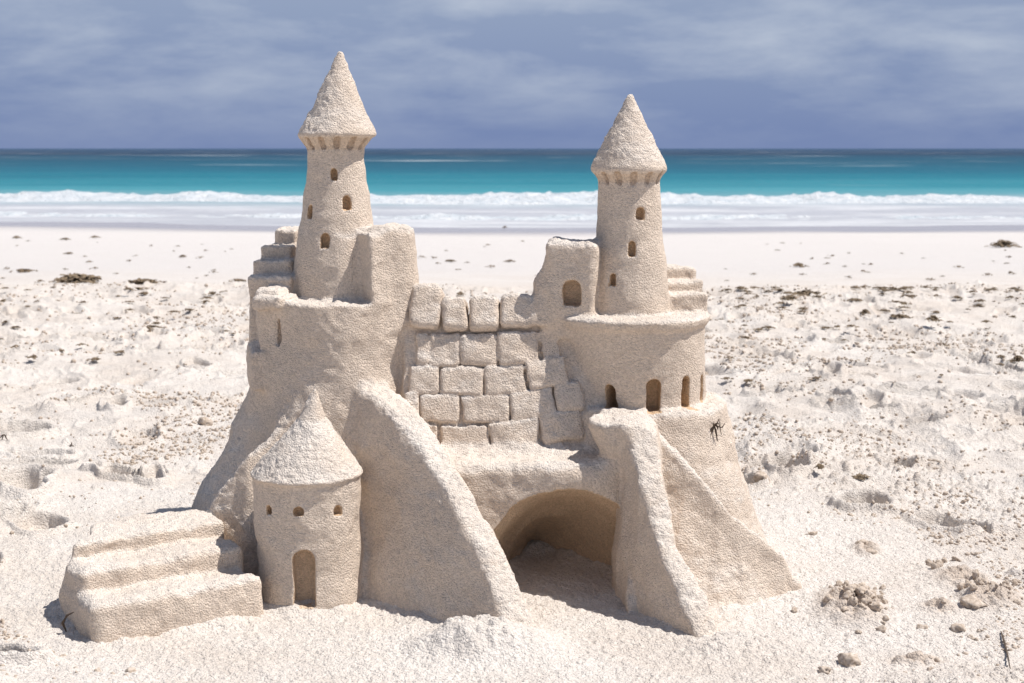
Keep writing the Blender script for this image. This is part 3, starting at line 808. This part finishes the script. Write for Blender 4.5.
NAMED = [
 (78, 282, 58, 'largest mound of brown seaweed on the wrack line left of the castle', .22),
 (143, 284, 44, 'long low brown seaweed strand beside the largest mound', .16),
 (139, 291, 24, 'small seaweed tuft just in front of the long low strand', .2),
 (237, 282, 20, 'short dark seaweed strip close to the left edge of the castle stairs', .2),
 (17, 238.5, 12, 'leftmost of three seaweed tufts lined up near the wet sand', .4),
 (65, 240, 12, 'middle of three seaweed tufts lined up near the wet sand', .3),
 (95, 238, 11, 'third seaweed tuft from the left edge near the wet sand', .35),
 (183, 257.5, 10, 'dark seaweed tuft on smooth sand between shoreline and castle stairs', .4),
 (69, 254, 11, 'faint seaweed scrap below the middle shoreline tuft', .2),
 (24, 272, 26, 'thin seaweed line at the left edge of the wrack line', .16),
 (1003, 247, 32, 'pale brown seaweed heap near the wet sand at the right edge', .4),
 (799, 267, 17, 'dark lone seaweed clump on smooth sand right of the shorter tower', .35),
 (789, 301, 22, 'bushy dark seaweed clump on the right wrack line', .4),
 (803, 295, 60, 'long thin seaweed band on the right wrack line', .06),
 (855, 302, 20, 'seaweed strip on the right wrack line beyond the bushy clump', .25),
 (865, 315, 14, 'upright dark seaweed tuft below the right wrack line', .7),
 (900, 318, 24, 'flat seaweed patch in the trodden sand below the right wrack line', .2),
 (934, 322, 18, 'bushy brown seaweed patch beside the flat seaweed patch', .6),
 (1018, 363, 16, 'dark seaweed lump cut off by the right edge of the view', .8),
 (820, 468, 11, 'small dark green seaweed bit in trodden sand right of the castle foot', .7),
 (860, 478, 22, 'greenish seaweed scrap lying beside the small dark green bit', .3),
 (505, 228, 6, 'tiny dark speck of seaweed on the wet sand between the towers', .6),
 (450, 262, 14, 'seaweed scrap seen through the gap between the two towers, left one', .25),
 (510, 262, 12, 'seaweed scrap seen through the gap between the two towers, right one', .25),
 (460, 296, 12, 'brown lump of seaweed just above the top of the brick wall', .5),
]
for i, (u, v, w, lab, hk) in enumerate(NAMED): weed(u, v, w, lab, G1, 100 + i, hk, 1.0 if w < 40 else .8, 70 if w < 30 else 130)
G2 = 'seaweed scraps dotted over the smooth sand'
rw = random.Random(8); k = 0
while k < 74:
    u = rw.uniform(0, 1024); v = 236 + 50 * rw.random()**.8
    if 245 < u < 415 or 545 < u < 712: continue
    weed(u, v, rw.uniform(4, 12) * (.6 + (v - 230) / 90), 'small dark seaweed scrap dotted on the smooth pale sand before the surf', G2, 300 + k, rw.uniform(.15, .4), rw.uniform(.6, 1.4), 14); k += 1
G3 = 'seaweed crumbs in the trodden sand'
k = 0
while k < 150:
    u = rw.uniform(0, 1024); v = 288 + 75 * rw.random()**1.6
    if u > 700: v = 289 + 100 * rw.random()**3
    elif rw.random() < .5: continue
    if 235 < u < 720: continue
    weed(u, v, rw.uniform(6, 17), 'thin brown seaweed crumb mixed into the trodden sand above the wrack line', G3, 500 + k, rw.uniform(.15, .4), rw.uniform(.6, 1.1), 34); k += 1

def tube(pts, rad, mat, name):
    Vv, Ff = [], []; n = 6
    pts = [Vector(p) for p in pts]
    for i, p in enumerate(pts):
        d = (pts[min(i + 1, len(pts) - 1)] - pts[max(i - 1, 0)]).normalized(); a = d.cross(Vector((.3, .2, 1))).normalized(); b = d.cross(a)
        r = rad[i] if isinstance(rad, (list, tuple)) else rad
        for k in range(n): Vv.append(tuple(p + a * r * math.cos(6.2832 * k / n) + b * r * math.sin(6.2832 * k / n)))
    for i in range(len(pts) - 1):
        for k in range(n): Ff.append((i * n + k, i * n + (k + 1) % n, (i + 1) * n + (k + 1) % n, (i + 1) * n + k))
    return Vv, Ff
def gp(u, v, up=.002):
    x, y, z = onground(u, v)
    for _ in range(5): z = gz(x, y); x, y, _q = onground(u, v, z)
    return (x, y, z + up)
Vv, Ff = tube([gp(1001, 634, .004), gp(1004, 645, .006), gp(1007, 656, .005), gp(1011, 675, .003)], [.0012, .0022, .0016, .0006], TWIG, 'twig')
tag(mesh_from('twig', Vv, Ff, TWIG), 'thin dark twig lying on the sand in the lower right', 'twig')
# bit of dark weed standing in the shadow beside the front steps
p = (-.742, 2.285); zz0 = gz(*p)
Vv, Ff = tube([(p[0] - .010, p[1], zz0 + .0), (p[0] - .012, p[1] - .01, zz0 + .018), (p[0] - .004, p[1] - .012, zz0 + .032), (p[0] + .008, p[1] - .012, zz0 + .038)], [.0012, .0026, .0022, .0008], TWIG, 'twig')
tag(mesh_from('twig', Vv, Ff, TWIG), 'short dark stalk leaning on the end of the front steps', 'twig')
def sprig(c, s, seed, label, n=9):
    r = random.Random(seed); Vv, Ff = [], []
    for i in range(n):
        a = r.uniform(0, 6.28); e = r.uniform(-.9, .9); L_ = s * r.uniform(.5, 1.2)
        pts = [(0, 0, 0)]
        for k in range(1, 5):
            f = k / 4; pts.append((math.cos(a) * L_ * f * math.cos(e) * .8, -.25 * L_ * f + math.sin(a) * .2 * L_ * f, math.sin(e) * L_ * f - f * f * s * r.uniform(-.1, .9)))
        v_, f_ = tube(pts, [.0011, .0015, .0012, .0010, .0005], TWIG, '')
        b = len(Vv); Vv += v_; Ff += [tuple(q + b for q in w) for w in f_]
    o = mesh_from('dried_sprig', Vv, Ff, TWIG); o.location = c; tag(o, label, 'dried plant'); return o
def hit(u, v):
    """first point of the castle along a pixel's ray"""
    Ysr = np.linspace(2.2, 3.1, 1800); P_ = np.array([P3(u, v, q) for q in Ysr], np.float32)
    d = field(P_[:, 0], P_[:, 1], P_[:, 2]); i = int(np.argmax(d < 0)); return tuple(float(q) for q in P_[max(i - 1, 0)])
sprig(hit(714, 426), .027, 3, 'dark dried plant sprig stuck in the right shoulder of the castle', 14)
sprig(hit(735, 452) if hit(735, 452)[1] > 2.25 else hit(728, 448), .008, 4, 'tiny dark sprig just below the bigger sprig on the castle shoulder', 6)
sprig(gp(70, 447, .004), .035, 9, 'branching dark dry weed on the sand left of the castle', 9)
sprig(gp(4, 436, .004), .022, 10, 'dark dry weed at the far left edge of the view', 6)

def lump_mesh(seed, r, sub=2):
    import bmesh
    bm = bmesh.new(); bmesh.ops.create_icosphere(bm, subdivisions=sub, radius=1)
    Vv = np.array([v.co[:] for v in bm.verts]); Ff = np.array([[v.index for v in f.verts] for f in bm.faces]); bm.free()
    s = seed * 7.3
    q = 1 + .42 * vnoise3(Vv[:, 0] * 1.5 + s, Vv[:, 1] * 1.5, Vv[:, 2] * 1.5, 1) + .30 * vnoise3(Vv[:, 0] * 3.6 + s, Vv[:, 1] * 3.6, Vv[:, 2] * 3.6, 2) + .12 * vnoise3(Vv[:, 0] * 9 + s, Vv[:, 1] * 9, Vv[:, 2] * 9, 3)
    rr = np.random.default_rng(seed)
    return Vv * q[:, None] * r * np.array((1, rr.uniform(.7, 1.1), rr.uniform(.55, .85))), Ff
CLODS = [  # u, v, diameter px, label
 (205, 424, 13, 'lone tan clod of sand left of the castle flank'),
 (760, 480, 20, 'smooth sand lump right behind the right foot of the castle'),
 (862, 545, 14, 'brown crumbly clod above the largest pile of clods'),
 (870, 555, 12, 'small clod tucked under the brown crumbly clod'),
 (850, 664, 20, 'sand lump standing in for a shadowed dent at the bottom edge right of the castle'),  # lump added where the sand only has a shaded hollow
 (826, 672, 13, 'small clod left of the lump standing in for a shadowed dent'),
 (922, 630, 12, 'grey clod alone in the bare patch'),
 (957, 631, 14, 'brown clod right of the bare patch'),
 (972, 606, 22, 'wedge shaped sand lump on the right'),
 (130, 672, 10, 'small brown clod at the bottom edge below the steps'),
 (98, 672, 8, 'smaller tan clod at the bottom edge below the steps'),
 (812, 536, 10, 'round clod right of the fan shaped buttress'),
]
GC = 'separate clods of sand on the beach'
for i, (u, v, dpx, lab) in enumerate(CLODS):
    p = gp(u, v, 0); r = dpx / 2 * p[1] / FPX; Vv, Ff = lump_mesh(i + 1, r, 3)
    o = mesh_from('sand_clod', Vv, Ff, LUMP); o.location = (p[0], p[1], p[2] + r * .25); o.rotation_euler = (0, 0, i * 1.7); tag(o, lab, 'clod', GC)
GP_ = 'clods heaped in the largest pile'
rl = random.Random(21)
base_lumps = [lump_mesh(40 + i, 1.0, 3) for i in range(6)]
lump_me = [mesh_from('sand_clod', a, b, LUMP) for a, b in base_lumps]
used = set()
def clod(x, y, z, r, label, group):
    i = rl.randrange(6); src = lump_me[i]
    if i in used: o = src.copy(); C.objects.link(o)
    else: o = src; used.add(i)
    o.location = (x, y, z); o.scale = (r, r, r); o.rotation_euler = (rl.uniform(0, 6), rl.uniform(0, 6), rl.uniform(0, 6)); tag(o, label, 'clod', group); return o
def heap(u, v, w, d, n, rmax, hgt, label, group):
    c = gp(u, v, 0)
    for _ in range(n):
        a = rl.uniform(0, 6.28); q = min(1.7, abs(rl.gauss(0, .62))) * (1 + .35 * math.sin(3 * a + c[0] * 9)); x = c[0] + w * q * math.cos(a); y = c[1] + d * q * math.sin(a)
        r = rmax * rl.uniform(.2, 1)**2 * 1.1; clod(x, y, gz(x, y) + r * .35 + .25 * hgt * max(0, 1 - q) * rl.random(), r, label, group)
heap(855, 600, .055, .115, 215, .0082, .045, 'crumbly sand clod heaped in the largest pile right of the castle', GP_)
heap(982, 588, .085, .085, 55, .0085, .028, 'crumbly sand clod in the long pile near the right edge', 'clods in the long pile near the right edge')
heap(940, 565, .05, .05, 15, .008, .015, 'small sand clod scattered between the two crumbly piles', 'clods between the two crumbly piles')
for i, o in enumerate(lump_me):
    if i not in used: bpy.data.objects.remove(o)

# loose crumbs nobody could count: one mesh of small rough lumps gathered in patches
def crumbs():
    r = np.random.default_rng(77); n = 200000
    Y = 1 / r.uniform(1 / 8.3, 1 / 2.0, n); X = r.uniform(-.5, .5, n) * Y * 1.05
    pm = vnoise2(X * 2.2, Y * 1.6, 131) * .6 + vnoise2(X * 7, Y * 7, 132) * .45 + .12 * sstep(.2, .9, X) + .05
    cd = np.hypot((X + .03) / .95, (Y - 2.60) / .60)
    keep = (r.uniform(0, 1, n) < sstep(-.05, .6, pm) * .62 + .03) & (cd > 1.0) & (field(X.astype(np.float32), Y.astype(np.float32), np.full(n, .02, np.float32)) > .02)
    X, Y = X[keep], Y[keep]; Z, _ = ground(X, Y); m = len(X)
    S = .0010 + .0040 * r.uniform(0, 1, m)**3; S *= np.clip(Y / 3.0, .9, 1.9)
    protos = [lump_mesh(200 + i, 1.0, 1) for i in range(8)]; Vs, Fs, base = [], [], 0
    for i in range(8):
        a = np.arange(i, m, 8); Vp, Fp = protos[i]
        t = r.uniform(0, 6.28, len(a)); c, s_ = np.cos(t), np.sin(t)
        sx = S[a] * r.uniform(.8, 1.3, len(a))
        x = (Vp[None, :, 0] * c[:, None] - Vp[None, :, 1] * s_[:, None]) * sx[:, None] + X[a, None]
        y = (Vp[None, :, 0] * s_[:, None] + Vp[None, :, 1] * c[:, None]) * S[a, None] + Y[a, None]
        z = Vp[None, :, 2] * 1.3 * S[a, None] + Z[a, None] + S[a, None] * .35
        Vs.append(np.stack([x, y, z], -1).reshape(-1, 3))
        Fs.append((Fp[None] + (np.arange(len(a)) * len(Vp))[:, None, None] + base).reshape(-1, 3)); base += len(a) * len(Vp)
    o = mesh_from('sand_crumbs', np.concatenate(Vs), np.concatenate(Fs), LUMP)
    tag(o, 'loose crumbs of sand strewn over the trodden beach', 'sand crumbs', kind='stuff'); print('crumbs', m)
crumbs()
